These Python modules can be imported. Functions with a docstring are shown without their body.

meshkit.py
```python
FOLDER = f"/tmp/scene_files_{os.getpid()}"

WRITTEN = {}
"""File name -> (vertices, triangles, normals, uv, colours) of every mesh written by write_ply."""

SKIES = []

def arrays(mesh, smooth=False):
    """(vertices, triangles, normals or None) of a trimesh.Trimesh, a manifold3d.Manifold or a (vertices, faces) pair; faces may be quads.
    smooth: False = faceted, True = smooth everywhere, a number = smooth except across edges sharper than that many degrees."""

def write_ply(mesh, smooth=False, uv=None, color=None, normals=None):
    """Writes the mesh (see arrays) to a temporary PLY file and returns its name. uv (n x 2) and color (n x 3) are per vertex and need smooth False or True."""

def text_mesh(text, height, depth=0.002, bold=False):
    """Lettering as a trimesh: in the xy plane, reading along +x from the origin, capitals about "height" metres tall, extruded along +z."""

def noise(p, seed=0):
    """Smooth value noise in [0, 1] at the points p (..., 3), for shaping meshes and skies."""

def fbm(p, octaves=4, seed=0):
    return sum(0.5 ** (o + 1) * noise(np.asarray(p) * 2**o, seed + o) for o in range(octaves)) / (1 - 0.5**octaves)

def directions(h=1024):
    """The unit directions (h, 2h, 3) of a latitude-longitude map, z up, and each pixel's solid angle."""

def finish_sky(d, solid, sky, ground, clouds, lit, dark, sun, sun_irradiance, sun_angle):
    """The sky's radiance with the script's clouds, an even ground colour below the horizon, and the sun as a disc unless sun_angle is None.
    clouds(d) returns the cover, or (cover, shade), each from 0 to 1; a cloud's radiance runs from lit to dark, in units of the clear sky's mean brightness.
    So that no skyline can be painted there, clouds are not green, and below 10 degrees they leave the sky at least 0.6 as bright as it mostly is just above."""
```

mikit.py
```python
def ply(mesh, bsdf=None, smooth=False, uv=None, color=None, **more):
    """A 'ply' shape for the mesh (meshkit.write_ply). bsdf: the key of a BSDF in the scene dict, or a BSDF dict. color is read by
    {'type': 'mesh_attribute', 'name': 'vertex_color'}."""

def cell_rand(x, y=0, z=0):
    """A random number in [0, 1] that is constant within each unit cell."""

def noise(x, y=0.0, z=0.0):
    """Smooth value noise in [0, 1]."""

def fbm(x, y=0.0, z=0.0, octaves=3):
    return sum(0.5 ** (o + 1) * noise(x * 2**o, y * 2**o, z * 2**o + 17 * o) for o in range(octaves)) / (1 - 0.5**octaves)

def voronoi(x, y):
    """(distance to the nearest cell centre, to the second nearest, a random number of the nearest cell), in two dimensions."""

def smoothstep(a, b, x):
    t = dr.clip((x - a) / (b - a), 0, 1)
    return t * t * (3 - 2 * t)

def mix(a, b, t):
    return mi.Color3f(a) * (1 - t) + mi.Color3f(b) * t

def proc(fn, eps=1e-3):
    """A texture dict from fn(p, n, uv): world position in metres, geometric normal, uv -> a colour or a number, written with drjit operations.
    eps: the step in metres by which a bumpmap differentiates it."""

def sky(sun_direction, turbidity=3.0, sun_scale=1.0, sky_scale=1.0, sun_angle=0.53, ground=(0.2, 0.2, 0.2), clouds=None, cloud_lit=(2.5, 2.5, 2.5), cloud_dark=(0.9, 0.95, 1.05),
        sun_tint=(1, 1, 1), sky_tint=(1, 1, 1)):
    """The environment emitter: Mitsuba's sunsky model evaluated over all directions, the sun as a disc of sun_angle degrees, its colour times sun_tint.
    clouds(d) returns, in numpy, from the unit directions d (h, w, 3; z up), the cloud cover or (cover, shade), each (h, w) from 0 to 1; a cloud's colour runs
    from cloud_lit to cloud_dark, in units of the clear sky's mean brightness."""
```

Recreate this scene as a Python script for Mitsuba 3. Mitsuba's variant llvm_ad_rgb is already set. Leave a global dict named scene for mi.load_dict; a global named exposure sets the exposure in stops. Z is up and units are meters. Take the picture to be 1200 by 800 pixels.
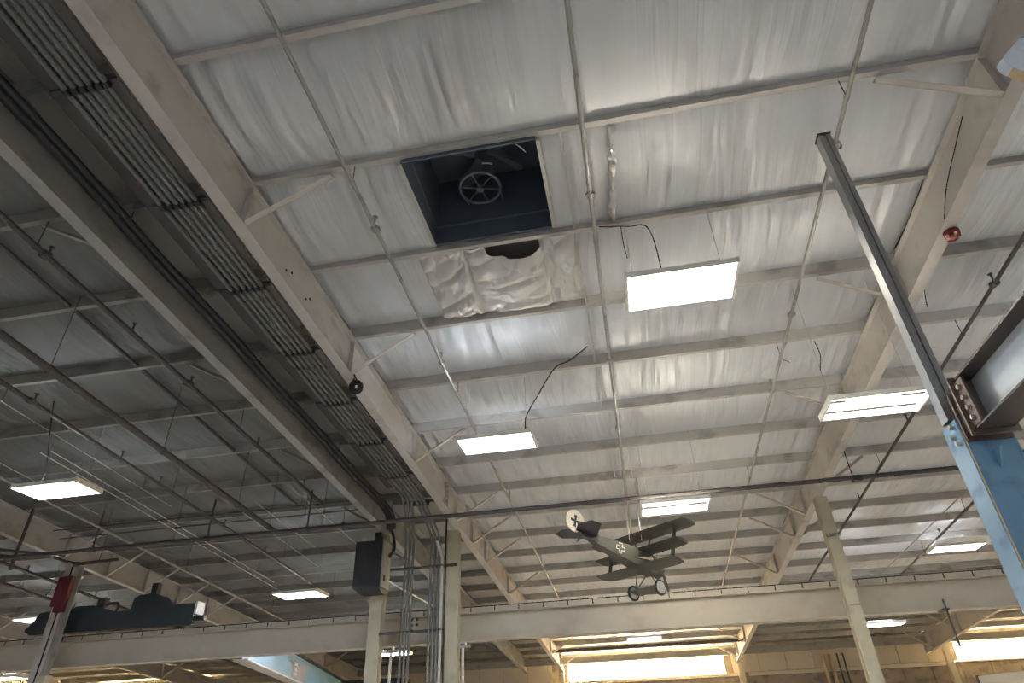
import math, random
import numpy as np, trimesh, mitsuba as mi, drjit as dr, mikit, meshkit
from mikit import noise, fbm, mix, smoothstep, cell_rand

rng = random.Random(7)
T = mi.ScalarTransform4f
scene, labels = {}, {}

# ------------------------------------------------------------------ camera, sky, exposure
F_PX, YAW, PITCH, ROLL = 741.0, math.radians(-9.658), math.radians(33.30), math.radians(-2.21)
EYE = np.array([0.0, 0.0, 1.6])
FW = np.array([math.sin(YAW) * math.cos(PITCH), math.cos(YAW) * math.cos(PITCH), math.sin(PITCH)])
_r = np.array([math.cos(YAW), -math.sin(YAW), 0.0]); _u = np.cross(_r, FW)
RIGHT = math.cos(ROLL) * _r + math.sin(ROLL) * _u
UP = -math.sin(ROLL) * _r + math.cos(ROLL) * _u
scene['camera'] = {'type': 'perspective', 'fov_axis': 'x', 'fov': math.degrees(2 * math.atan(600 / F_PX)), 'near_clip': 0.05, 'far_clip': 500,
                   'to_world': T().look_at(origin=EYE.tolist(), target=(EYE + FW).tolist(), up=UP.tolist())}
scene['sky'] = mikit.sky([0.2, -0.35, 0.9], turbidity=4.0, sun_scale=0.1, sky_scale=1.1, ground=(0.30, 0.30, 0.30), sky_tint=(0.96, 1.0, 1.02))
exposure = 2.8
LAMP = 12.5          # radiance of a fluorescent tube
WINDOW = 13.0        # radiance of the sunlit window glazing

# ------------------------------------------------------------------ geometry of the building (metres)
H, SL = 7.61, math.tan(math.radians(3.65))         # underside of the purlins at y = 0, fall of the roof
zr = lambda y, off=0.0: H + off - SL * y
ROW0, ROWS, NROW = 3.07, 1.535, 21
row = lambda k: ROW0 + ROWS * (k - 1)              # purlin row k = 1, 2, ...
RAFTER_X = [-21.95, -13.97, -5.62, -3.85, 4.125, 12.1]
WALL_Y = 34.0

# ------------------------------------------------------------------ helpers
def lin(r, g, b):
    return [((c / 255) / 12.92 if c <= 10 else ((c / 255 + 0.055) / 1.055) ** 2.4) for c in (r, g, b)]

def mat(name, rgb, rough=0.6, metal=0.0, spec=0.5, var=0.0, scale=3.0, dirt=None, dirt_amt=0.0, bump=0.0, bscale=(60, 60, 60), stretch=(1, 1, 1), **kw):
    c = np.array(lin(*rgb))
    b = {'type': 'principled', 'roughness': rough, 'metallic': metal, 'specular': spec, **kw}
    if var or dirt_amt:
        d = np.array(lin(*(dirt or (60, 52, 44))))
        def fn(p, n, uv, c=c, d=d, var=var, s=scale, st=stretch, da=dirt_amt):
            a = fbm(p.x * s * st[0] + 31, p.y * s * st[1] + 17, p.z * s * st[2], 4)
            m = smoothstep(0.52, 0.8, fbm(p.x * s * 2.3 * st[0], p.y * s * 2.3 * st[1] + 5, p.z * s * 2.3 * st[2], 4)) * da
            return mix(mi.Color3f(*c.tolist()) * (1 + var * (a - 0.5) * 2), d.tolist(), m)
        b['base_color'] = mikit.proc(fn)
    else:
        b['base_color'] = {'type': 'rgb', 'value': c.tolist()}
    if bump:
        def bf(p, n, uv, s=bscale, h=bump):
            return fbm(p.x * s[0], p.y * s[1], p.z * s[2], 3) * h
        b = {'type': 'bumpmap', 'texture': mikit.proc(bf, eps=2e-3), 'bsdf': b, 'scale': 1.0}
    scene[name] = {'type': 'twosided', 'bsdf': b}

taken = {}
def name_for(key):
    n = taken.get(key, -1) + 1
    taken[key] = n
    return key if n == 0 else f'{key}_{n:03d}'

def thing(kind, label, cat, group=None):
    key = name_for(kind)
    labels[key] = {'label': label, 'category': cat}
    if group: labels[key]['group'] = group
    return key

def part(parent, kind, mesh, m, smooth=False, label=None, **more):
    key = name_for(parent + '__' + kind)
    scene[key] = mikit.ply(mesh, m, smooth, **more)
    if label: labels[key] = {'label': label}
    return key

def single(kind, mesh, m, label, cat, group=None, smooth=False, **more):
    key = thing(kind, label, cat, group)
    scene[key] = mikit.ply(mesh, m, smooth, **more)
    return key

def struct(name, mesh, m, smooth=False, parent=None, **more):
    key = name_for(name if parent is None else parent + '__' + name)
    scene[key] = mikit.ply(mesh, m, smooth, **more)
    labels[key] = {'kind': 'structure'}
    return key

cat_ = trimesh.util.concatenate
V = lambda *a: np.array(a, float)

def box(x0, x1, y0, y1, z0, z1):
    b = trimesh.creation.box(extents=[abs(x1 - x0), abs(y1 - y0), abs(z1 - z0)])
    b.apply_translation([(x0 + x1) / 2, (y0 + y1) / 2, (z0 + z1) / 2])
    return b

def frame(p0, p1, side=None):
    p0, p1 = np.array(p0, float), np.array(p1, float)
    d = p1 - p0; L = np.linalg.norm(d); d /= L
    if side is None: side = [1, 0, 0] if abs(d[0]) < 0.9 else [0, 1, 0]
    s = np.array(side, float); s = s - d * (s @ d); s /= np.linalg.norm(s)
    return p0, p1, d, L, s, np.cross(d, s)

def bar(p0, p1, w, h, side=None, off=(0, 0)):
    """oriented box from p0 to p1: w along side, h along the other axis"""
    p0, p1, d, L, s, u = frame(p0, p1, side)
    b = trimesh.creation.box(extents=[w, h, L])
    M = np.eye(4); M[:3, 0], M[:3, 1], M[:3, 2] = s, -u if np.dot(np.cross(s, -u), d) > 0 else u, d
    if np.linalg.det(M[:3, :3]) < 0: M[:3, 1] *= -1
    M[:3, 3] = (p0 + p1) / 2 + s * off[0] + (u if u[2] >= 0 else -u) * off[1]
    b.apply_transform(M)
    return b

def tube(pts, r, n=10, cap=True):
    p = np.array(pts, float)
    t = np.gradient(p, axis=0) if len(p) > 2 else np.repeat([p[1] - p[0]], 2, 0)
    t /= np.linalg.norm(t, axis=1, keepdims=True)
    a0 = np.cross(t[0], V(0, 0, 1) if abs(t[0][2]) < 0.8 else V(1, 0, 0))
    a = np.empty_like(t)
    for i in range(len(t)):                       # parallel transport
        a0 = a0 - t[i] * (a0 @ t[i]); a0 = a0 / np.linalg.norm(a0); a[i] = a0
    b = np.cross(t, a)
    ang = np.arange(n) * 2 * np.pi / n
    rr = np.broadcast_to(r, (len(p),))
    v = p[:, None] + rr[:, None, None] * (np.cos(ang)[None, :, None] * a[:, None] + np.sin(ang)[None, :, None] * b[:, None])
    f = []
    for i in range(len(p) - 1):
        for j in range(n):
            k = (j + 1) % n
            f += [[i * n + j, i * n + k, (i + 1) * n + k], [i * n + j, (i + 1) * n + k, (i + 1) * n + j]]
    v = v.reshape(-1, 3)
    if cap:
        c0, c1 = len(v), len(v) + 1
        v = np.vstack([v, p[0], p[-1]])
        e = (len(p) - 1) * n
        for j in range(n):
            k = (j + 1) % n
            f += [[c0, k, j], [c1, e + j, e + k]]
    m = trimesh.Trimesh(v, f, process=False); m.fix_normals()
    return m

def disc(center, axis, r, h, n=20):
    c, a = np.array(center, float), np.array(axis, float); a /= np.linalg.norm(a)
    return tube([c - a * h / 2, c + a * h / 2], r, n)

def extrude(poly, h):
    from shapely.geometry import Polygon
    return trimesh.creation.extrude_polygon(poly if not isinstance(poly, list) else Polygon(poly), h, engine='earcut')

def place(m, o, x, y, z):
    M = np.eye(4); M[:3, 0], M[:3, 1], M[:3, 2], M[:3, 3] = x, y, z, o
    m = m.copy(); m.apply_transform(M)
    if np.linalg.det(M[:3, :3]) < 0: m.invert()
    return m

def curve(pts, n=12):
    """Catmull-Rom through points"""
    p = np.array(pts, float); p = np.vstack([2 * p[0] - p[1], p, 2 * p[-1] - p[-2]])
    out = []
    for i in range(1, len(p) - 2):
        for t in np.linspace(0, 1, n, endpoint=False):
            a, b, c, d = p[i - 1:i + 3]
            out.append(0.5 * (2 * b + (c - a) * t + (2 * a - 5 * b + 4 * c - d) * t * t + (3 * b - a - 3 * c + d) * t ** 3))
    return np.array(out + [p[-2]])

def seen(pts, margin=140):
    d = np.atleast_2d(pts) - EYE
    z = d @ FW
    ok = z > 0.1
    x, y = 600 + F_PX * (d @ RIGHT) / np.maximum(z, .1), 400 - F_PX * (d @ UP) / np.maximum(z, .1)
    return bool((ok & (x > -margin) & (x < 1200 + margin) & (y > -margin) & (y < 800 + margin)).any())

# ------------------------------------------------------------------ materials
mat('steel_cream', (182, 177, 171), 0.55, var=0.10, scale=1.3, dirt=(120, 104, 88), dirt_amt=0.35)
mat('steel_grey', (150, 149, 143), 0.6, var=0.12, scale=1.5, dirt=(98, 92, 84), dirt_amt=0.45)
mat('purlin_paint', (176, 173, 168), 0.6, var=0.14, scale=1.2, dirt=(96, 88, 80), dirt_amt=0.5)
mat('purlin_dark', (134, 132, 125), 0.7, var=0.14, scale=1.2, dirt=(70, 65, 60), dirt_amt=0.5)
mat('girder_paint', (178, 170, 154), 0.55, var=0.08, scale=0.9, dirt=(140, 116, 100), dirt_amt=0.3)
mat('column_paint', (186, 180, 158), 0.5, var=0.08, scale=1.5, dirt=(120, 108, 90), dirt_amt=0.3)
mat('galvanised', (158, 160, 162), 0.38, metal=0.8, var=0.12, scale=5, stretch=(1, .3, .3))
mat('pipe_grey', (152, 150, 146), 0.45, metal=0.35, var=0.1, scale=4, dirt=(84, 78, 72), dirt_amt=0.5)
mat('pipe_dark', (72, 68, 68), 0.6, var=0.15, scale=4, dirt=(100, 74, 60), dirt_amt=0.25)
mat('conduit_grey', (108, 110, 107), 0.65)
mat('conduit_white', (200, 198, 190), 0.5)
mat('black_metal', (38, 40, 44), 0.5)
mat('cable_black', (36, 36, 40), 0.6)
mat('truck_dark', (34, 46, 52), 0.5, var=0.15, scale=2)
mat('crane_blue', (118, 158, 182), 0.4, var=0.08, scale=1.2, dirt=(150, 150, 146), dirt_amt=0.5)
mat('column_blue', (112, 156, 186), 0.38, var=0.12, scale=2.2, dirt=(66, 106, 148), dirt_amt=0.8)
mat('beam_pale_blue', (222, 232, 240), 0.35, var=0.08, scale=1.6, stretch=(1, .4, 1), dirt=(120, 82, 84), dirt_amt=0.7)
mat('dark_steel', (66, 60, 56), 0.5, metal=0.3, var=0.12, scale=3)
mat('plate_brown', (118, 104, 94), 0.4, metal=0.55, var=0.2, scale=6)
mat('bolt_zinc', (210, 206, 196), 0.25, metal=0.9)
mat('lamp_white', (232, 230, 222), 0.4)
mat('lamp_reflector', (225, 225, 220), 0.3, metal=0.2)
mat('fan_dark', (72, 82, 92), 0.55, var=0.1, scale=2)
mat('fan_grey', (92, 100, 108), 0.5)
mat('fan_blade', (170, 176, 182), 0.3, metal=0.6)
mat('foil', (176, 176, 172), 0.28, metal=0.75, bump=0.01, bscale=(26, 10, 26))
mat('red_paint', (98, 34, 44), 0.45, var=0.15, scale=6, dirt=(70, 30, 30), dirt_amt=0.6)
mat('strobe_red', (112, 26, 30), 0.35)
mat('wall_panel', (196, 188, 172), 0.7, var=0.07, scale=1.2)
mat('wall_block', (140, 132, 122), 0.85, var=0.15, scale=1.8, dirt=(96, 90, 84), dirt_amt=0.6)
mat('wall_plain', (206, 202, 194), 0.85)
mat('floor_concrete', (206, 204, 198), 0.6, var=0.1, scale=0.8, dirt=(150, 146, 140), dirt_amt=0.4)
mat('deck', (120, 118, 112), 0.6)
mat('plane_olive', (76, 75, 66), 0.6, var=0.12, scale=6)
mat('plane_black', (48, 47, 50), 0.5, var=0.1, scale=5)
mat('plane_white', (232, 222, 200), 0.5)
mat('plane_wheel', (200, 198, 194), 0.35, metal=0.3)
mat('sign_grey', (132, 132, 140), 0.5)
mat('gold_worn', (206, 186, 150), 0.5, var=0.2, scale=30)
mat('copper_pipe', (178, 156, 134), 0.4, metal=0.3)

def vinyl(name, rgb, dirt, amt, bump=1.0, rough=0.40, spec=0.5):
    c, d = lin(*rgb), lin(*dirt)
    def fn(p, n, uv):
        a = fbm(p.x * 0.9, p.y * 0.5, 3.0, 4)
        st = fbm(p.x * 9.0, p.y * 0.7, 9.0, 3)
        m = smoothstep(0.42, 0.85, 0.65 * a + 0.35 * st) * amt
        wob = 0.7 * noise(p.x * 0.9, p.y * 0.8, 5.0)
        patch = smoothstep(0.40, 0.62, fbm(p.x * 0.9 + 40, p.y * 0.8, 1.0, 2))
        l1 = smoothstep(0.80, 0.97, 1 - dr.abs(2 * noise(p.x * 13.0 + 2 * wob, p.y * 0.55, 8.0) - 1)) * (0.06 + 0.8 * patch)  # dark side of the wrinkles painted into the colour as thin lines
        l2 = smoothstep(0.86, 0.98, 1 - dr.abs(2 * noise(p.x * 17.0 + 2 * wob, p.y * 0.6, 21.0) - 1)) * (0.06 + 0.8 * patch)  # wrinkle highlights painted into the colour as pale lines
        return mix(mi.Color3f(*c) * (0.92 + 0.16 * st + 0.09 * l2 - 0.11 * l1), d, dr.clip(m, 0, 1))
    def bf(p, n, uv):
        wob = 1.6 * noise(p.x * 1.1, p.y * 0.8, 5.0)
        w = dr.abs(2 * noise(p.x * 7.0 + wob, p.y * 0.45, 4.0) - 1) * 0.030 + dr.abs(2 * noise(p.x * 19.0 + 2 * wob, p.y * 0.9, 8.0) - 1) * 0.010
        msk = 0.15 + smoothstep(0.38, 0.66, fbm(p.x * 0.9 + 40, p.y * 0.8, 1.0, 2))
        return w * msk * bump
    scene[name] = {'type': 'twosided', 'bsdf': {'type': 'bumpmap', 'scale': 1.0, 'texture': mikit.proc(bf, eps=4e-3),
                   'bsdf': {'type': 'principled', 'base_color': mikit.proc(fn), 'roughness': rough, 'specular': spec}}}
vinyl('vinyl_pale', (203, 206, 208), (140, 137, 132), 0.45)
vinyl('vinyl_dark', (108, 109, 106), (72, 72, 68), 0.55, 1.0, 0.6, 0.2)  # darker grey for the left bays and the far right rows
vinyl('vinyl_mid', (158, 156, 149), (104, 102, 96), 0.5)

def emitter(rgb, k):
    return {'type': 'area', 'radiance': {'type': 'rgb', 'value': [float(c * k) for c in rgb]}}

# ------------------------------------------------------------------ setting: floor, walls
XL, XR, YB = -30.5, 20.2, -10.0
struct('floor', box(XL, XR, YB, WALL_Y + .3, -0.2, 0), 'floor_concrete')
struct('wall_left', box(XL - .2, XL, YB, WALL_Y + .3, 0, 8.6), 'wall_plain')
struct('wall_right', box(XR, XR + .2, YB, WALL_Y + .3, 0, 8.6), 'wall_plain')
DX0, DX1, DZ = -5.0, 7.0, 5.0                       # open roller door behind the camera
struct('wall_back', cat_([box(XL, DX0, YB - .2, YB, 0, 8.8), box(DX1, XR, YB - .2, YB, 0, 8.8), box(DX0, DX1, YB - .2, YB, DZ, 8.8)]), 'wall_plain')

WINDOWS = [(-3.72, 3.62, 4.50, 5.20), (13.35, 20.0, 4.50, 5.20), (-29.0, -22.2, 4.50, 5.20)]
wall = struct('wall_far', cat_([box(XL, XR, WALL_Y + .12, WALL_Y + .3, 0, 4.50), box(XL, XR, WALL_Y + .12, WALL_Y + .3, 5.20, 5.75),
      box(XL, -29.0, WALL_Y + .12, WALL_Y + .3, 4.50, 5.20), box(-22.2, -3.72, WALL_Y + .12, WALL_Y + .3, 4.50, 5.20), box(3.62, 13.35, WALL_Y + .12, WALL_Y + .3, 4.50, 5.20)]), 'wall_block')
for k, (x0, x1, z0, z1) in enumerate(WINDOWS):
    w = struct(f'window_{k + 1}', cat_([box(x0, x1, WALL_Y + .02, WALL_Y + .12, z0 - .06, z0), box(x0, x1, WALL_Y + .02, WALL_Y + .12, z1, z1 + .06)]), 'wall_panel')
    n = max(2, int(round((x1 - x0) / 1.8)))
    for i in range(n):
        a, b = x0 + (x1 - x0) * i / n, x0 + (x1 - x0) * (i + 1) / n
        q = trimesh.Trimesh([[a + .02, WALL_Y + .1, z0], [b - .02, WALL_Y + .1, z0], [b - .02, WALL_Y + .1, z1], [a + .02, WALL_Y + .1, z1]], [[0, 1, 2], [0, 2, 3]])
        part(w, 'pane', q, 'lamp_white', emitter=emitter((1.0, 0.71, 0.36), WINDOW))
x = -20.05
while x < 16:                                       # pale wall panels above the rail, blocks below
    inwin = any(a - 0.3 < x + .6 < b + .3 for a, b, _, _ in WINDOWS)
    if not inwin:
        part(wall, 'panel', box(x + .012, x + 1.188, WALL_Y + .03 + rng.uniform(0, .01), WALL_Y + .13, 4.52, 5.36), 'wall_panel')
    for j in range(2):
        part(wall, 'block', box(x + .01, x + 1.19, WALL_Y + .05 + rng.uniform(0, .012), WALL_Y + .13, 3.80 - .62 * j + .01, 4.40 - .62 * j), 'wall_block')
    x += 1.2
struct('trim_1', box(-8, 4.3, WALL_Y - .04, WALL_Y + .05, 4.38, 4.50), 'wall_panel')
struct('trim_2', box(4.6, 13.1, WALL_Y - .04, WALL_Y + .05, 4.36, 4.50), 'wall_panel')

# ------------------------------------------------------------------ ceiling: deck, purlins, insulation panels
def slab(x0, x1, y0, y1, off, t=0.04):
    v = [[x, y, zr(y, off + o)] for o in (0, t) for x in (x0, x1) for y in (y0, y1)]
    m = trimesh.Trimesh(v, [[0, 1, 3], [0, 3, 2], [4, 7, 5], [4, 6, 7], [0, 5, 1], [0, 4, 5], [2, 3, 7], [2, 7, 6], [0, 2, 6], [0, 6, 4], [1, 5, 7], [1, 7, 3]])
    m.fix_normals(); return m
OX0, OX1, OY0, OY1 = -1.98, -0.44, row(2) + .0, row(3) - .15      # roof fan opening
ceiling = struct('ceiling', cat_([slab(XL, OX0, YB, WALL_Y, .32), slab(OX1, XR, YB, WALL_Y, .32), slab(OX0, OX1, YB, OY0, .32), slab(OX0, OX1, OY1, WALL_Y, .32)]), 'deck')
struct('purlin_cover', slab(XL, XR, YB, row(0) + .3, .19, .01), 'vinyl_pale', parent=ceiling)

def zprofile():
    return [box(-.5, .5, -.003, .003, 0, .2), box(-.5, .5, 0, .065, 0, .005), box(-.5, .5, -.065, 0, .195, .2), box(-.5, .5, .060, .065, 0, .018)]
BAYS = [(-30, -21.95), (-21.95, -13.97), (-13.97, -5.62), (-5.62, -3.85), (-3.85, 4.125), (4.125, 12.1), (12.1, 20.1)]
for k in range(0, NROW + 1):
    y = row(k) - .065
    if y > WALL_Y - .2: continue
    for b, (x0, x1) in enumerate(BAYS):
        pts = np.array([[x, y, zr(y)] for x in np.linspace(x0, x1, 9)])
        if not seen(pts): continue
        m = cat_(zprofile()); m.vertices[:, 0] = (x0 + x1) / 2 + m.vertices[:, 0] * (x1 - x0 - .02)
        m.vertices[:, 1] += y; m.vertices[:, 2] += zr(y) + rng.uniform(-.004, .004)
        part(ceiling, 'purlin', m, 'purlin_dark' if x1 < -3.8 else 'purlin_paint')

def insulation(x0, x1, y0, y1, b, k, holes=()):
    fine = 1.0 if y0 < 16 else 2.2
    nx, ny = max(8, int((x1 - x0) / ((0.028 if y0 < 12 else 0.045) * fine))), max(8, int((y1 - y0) / (0.11 * fine)))
    gx, gy = np.meshgrid(np.linspace(x0, x1, nx + 1), np.linspace(y0, y1, ny + 1), indexing='ij')
    v = (gy - y0) / (y1 - y0)
    sagx = meshkit.noise(np.stack([gx * .45, np.full_like(gx, k * 3.7), np.full_like(gx, b * 1.3)], -1), 3)
    sag = -(0.035 + 0.075 * sagx) * (np.sin(np.pi * v) ** 0.8)
    seam = np.abs(((gx - x0 + .4 * b) % 1.83) - .915)                # rolls 1.83 m wide, taped along the seam
    sd = .915 - seam
    sag += 0.022 * np.exp(-(sd / .06) ** 2) * np.sin(np.pi * v) ** .5 - .018 * np.exp(-((sd - .11) / .03) ** 2) * np.sin(np.pi * v) ** .5
    P = np.stack([gx * 6.5 + 1.2 * meshkit.noise(np.stack([gx, gy * .8, gx * 0 + k], -1), 5), gy * .55 + k * 9, gx * 0 + b * 5], -1)
    msk = np.clip((meshkit.fbm(np.stack([gx * .7, gy * .5 + k * 2.1, gx * 0 + b], -1), 2, 11) - .42) * 4, 0, 1)
    sag += (meshkit.fbm(P, 3, 2) - .5) * .085 * (msk * .9 + .25) * np.sin(np.pi * v) ** .5
    wx = gx * 4.2 + .45 * meshkit.noise(np.stack([gx * 1.3, gy * 1.1, gx * 0 + b + k], -1), 9)
    fold = 1 - np.abs(2 * meshkit.noise(np.stack([wx, gy * .5 + k * 7, gx * 0 + b * 3], -1), 21) - 1)
    sag -= .022 * np.clip((fold - .62) / .38, 0, 1) ** 1.5 * (msk * .9 + .06) * np.sin(np.pi * v) ** .3 * (.55 if k <= 2 else 1)
    if b in (4, 5) and k <= 2:                       # the first rows hang down over the purlins
        sag += -.075 * (np.sin(np.pi * v) ** .5) - .10 * v ** 6
    z = zr(gy, .185) + sag
    idx = np.arange((nx + 1) * (ny + 1)).reshape(nx + 1, ny + 1)
    a, bb, c, d = idx[:-1, :-1], idx[1:, :-1], idx[1:, 1:], idx[:-1, 1:]
    f = np.vstack([np.stack([a, c, bb], -1).reshape(-1, 3), np.stack([a, d, c], -1).reshape(-1, 3)])
    V_ = np.stack([gx, gy, z], -1).reshape(-1, 3)
    for (hx0, hx1) in holes:
        cen = V_[f].mean(1)[:, 0]
        f = f[(cen < hx0) | (cen > hx1)]
    m = trimesh.Trimesh(V_, f, process=False); m.remove_unreferenced_vertices()
    return m
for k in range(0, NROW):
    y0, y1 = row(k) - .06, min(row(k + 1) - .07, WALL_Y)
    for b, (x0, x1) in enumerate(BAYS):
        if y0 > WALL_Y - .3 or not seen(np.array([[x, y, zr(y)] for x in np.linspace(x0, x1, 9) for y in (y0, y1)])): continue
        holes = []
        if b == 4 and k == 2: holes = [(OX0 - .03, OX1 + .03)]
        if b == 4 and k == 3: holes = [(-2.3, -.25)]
        part(ceiling, 'insulation_panel', insulation(x0, x1, y0, y1, b, k, holes), 'vinyl_mid' if b == 3 else 'vinyl_dark' if x1 < -3.8 or (k >= 14 and b != 4) else 'vinyl_pale', True)  # far right rows use the dark vinyl as painted shade, away from the window

# ------------------------------------------------------------------ main frames
def rafter(X, label, y0, y1, flange_h, m, braces, wall_haunch=True):
    t = thing('steel_rafter', label, 'roof beam')
    off0 = flange_h - H
    P = lambda y, o: V(X, y, zr(y, o))
    ym = (y0 + y1) / 2
    part(t, 'bottom_flange', bar(P(y0, off0 + .007), P(y1, off0 + .007), .16, .014, (1, 0, 0)), m)
    part(t, 'top_flange', bar(P(y0, -.010), P(y1, -.010), .16, .014, (1, 0, 0)), m)
    part(t, 'web', bar(P(y0, off0 / 2 + .002), P(y1, off0 / 2 + .002), .010, -off0 - .03, (1, 0, 0)), m)
    for yb, s in braces:
        xb = X + s * .08
        a, c = V(xb, yb - .02, zr(yb, off0 + .03)), V(X + s * 1.02, yb + .02, zr(yb, -.02))
        d = c - a
        br = cat_([bar(a, c, .075, .006, (0, 1, 0)), bar(a + V(0, .034, .03), c + V(0, .034, .03), .006, .065, (0, 1, 0))])
        part(t, 'brace', br, m)
        part(t, 'stiffener', bar(V(X + s * .035, yb - .02, zr(yb, off0 + .02)), V(X + s * .035, yb - .02, zr(yb, -.03)), .07, .008, (1, 0, 0)), m)
    return t
KB = [2, 4, 6, 8, 9, 10, 12, 15, 18, 20]
rafter(RAFTER_X[3], 'cream painted steel roof beam right of the conduit bank, carrying a round black device', -2, 33.4, 6.98, 'steel_cream', [(row(k), 1) for k in KB])
t_r = rafter(RAFTER_X[4], 'beige steel roof beam on the right with a red alarm strobe under its flange', -2, 33.4, 6.98, 'steel_cream', [(row(k), -1) for k in KB if k != 8] + [(row(k), 1) for k in (8, 10)])
rafter(RAFTER_X[2], 'grey steel roof beam left of the conduit bank, beside the thick black cable', -2, 33.4, 7.03, 'steel_grey', [(row(k), -1) for k in (2, 4, 6, 8, 10, 15, 18)])
rafter(RAFTER_X[1], 'cream steel roof beam at the far left above the red boxed column', 2, 33.4, 6.98, 'steel_cream', [(row(k), 1) for k in (8, 9, 10, 11, 12, 15, 18)])
rafter(RAFTER_X[0], 'cream steel roof beam far off at the lower left edge', 8, 33.4, 6.98, 'steel_cream', [(row(k), 1) for k in (10, 12, 14, 16, 18)])
rafter(RAFTER_X[5], 'brown-grey steel roof beam far right under the crane girder line', 8, 33.4, 6.9, 'steel_cream', [(row(k), -1) for k in (16, 18, 20)])
# bolts at the splice, dark discs standing for holes in the web of the cream beam
for yb, zb in ((5.75, .30), (5.62, .37), (6.28, .30), (6.18, .38)):
    part('steel_rafter', 'web_hole_disc', disc((-3.842, yb, zr(yb, -zb)), (1, 0, 0), .018, .014, 8), 'black_metal')
part('steel_rafter', 'splice_plate', bar(V(-3.81, 13.0, zr(13.0, -.60)), V(-3.81, 13.0, zr(13.0, .02)), .10, .03, (1, 0, 0)), 'steel_cream')
for i in range(5):
    part('steel_rafter', 'splice_bolt', disc((-3.79, 12.97, zr(13, -.08 - .11 * i)), (0, 1, 0), .016, .07, 8), 'bolt_zinc')

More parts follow.
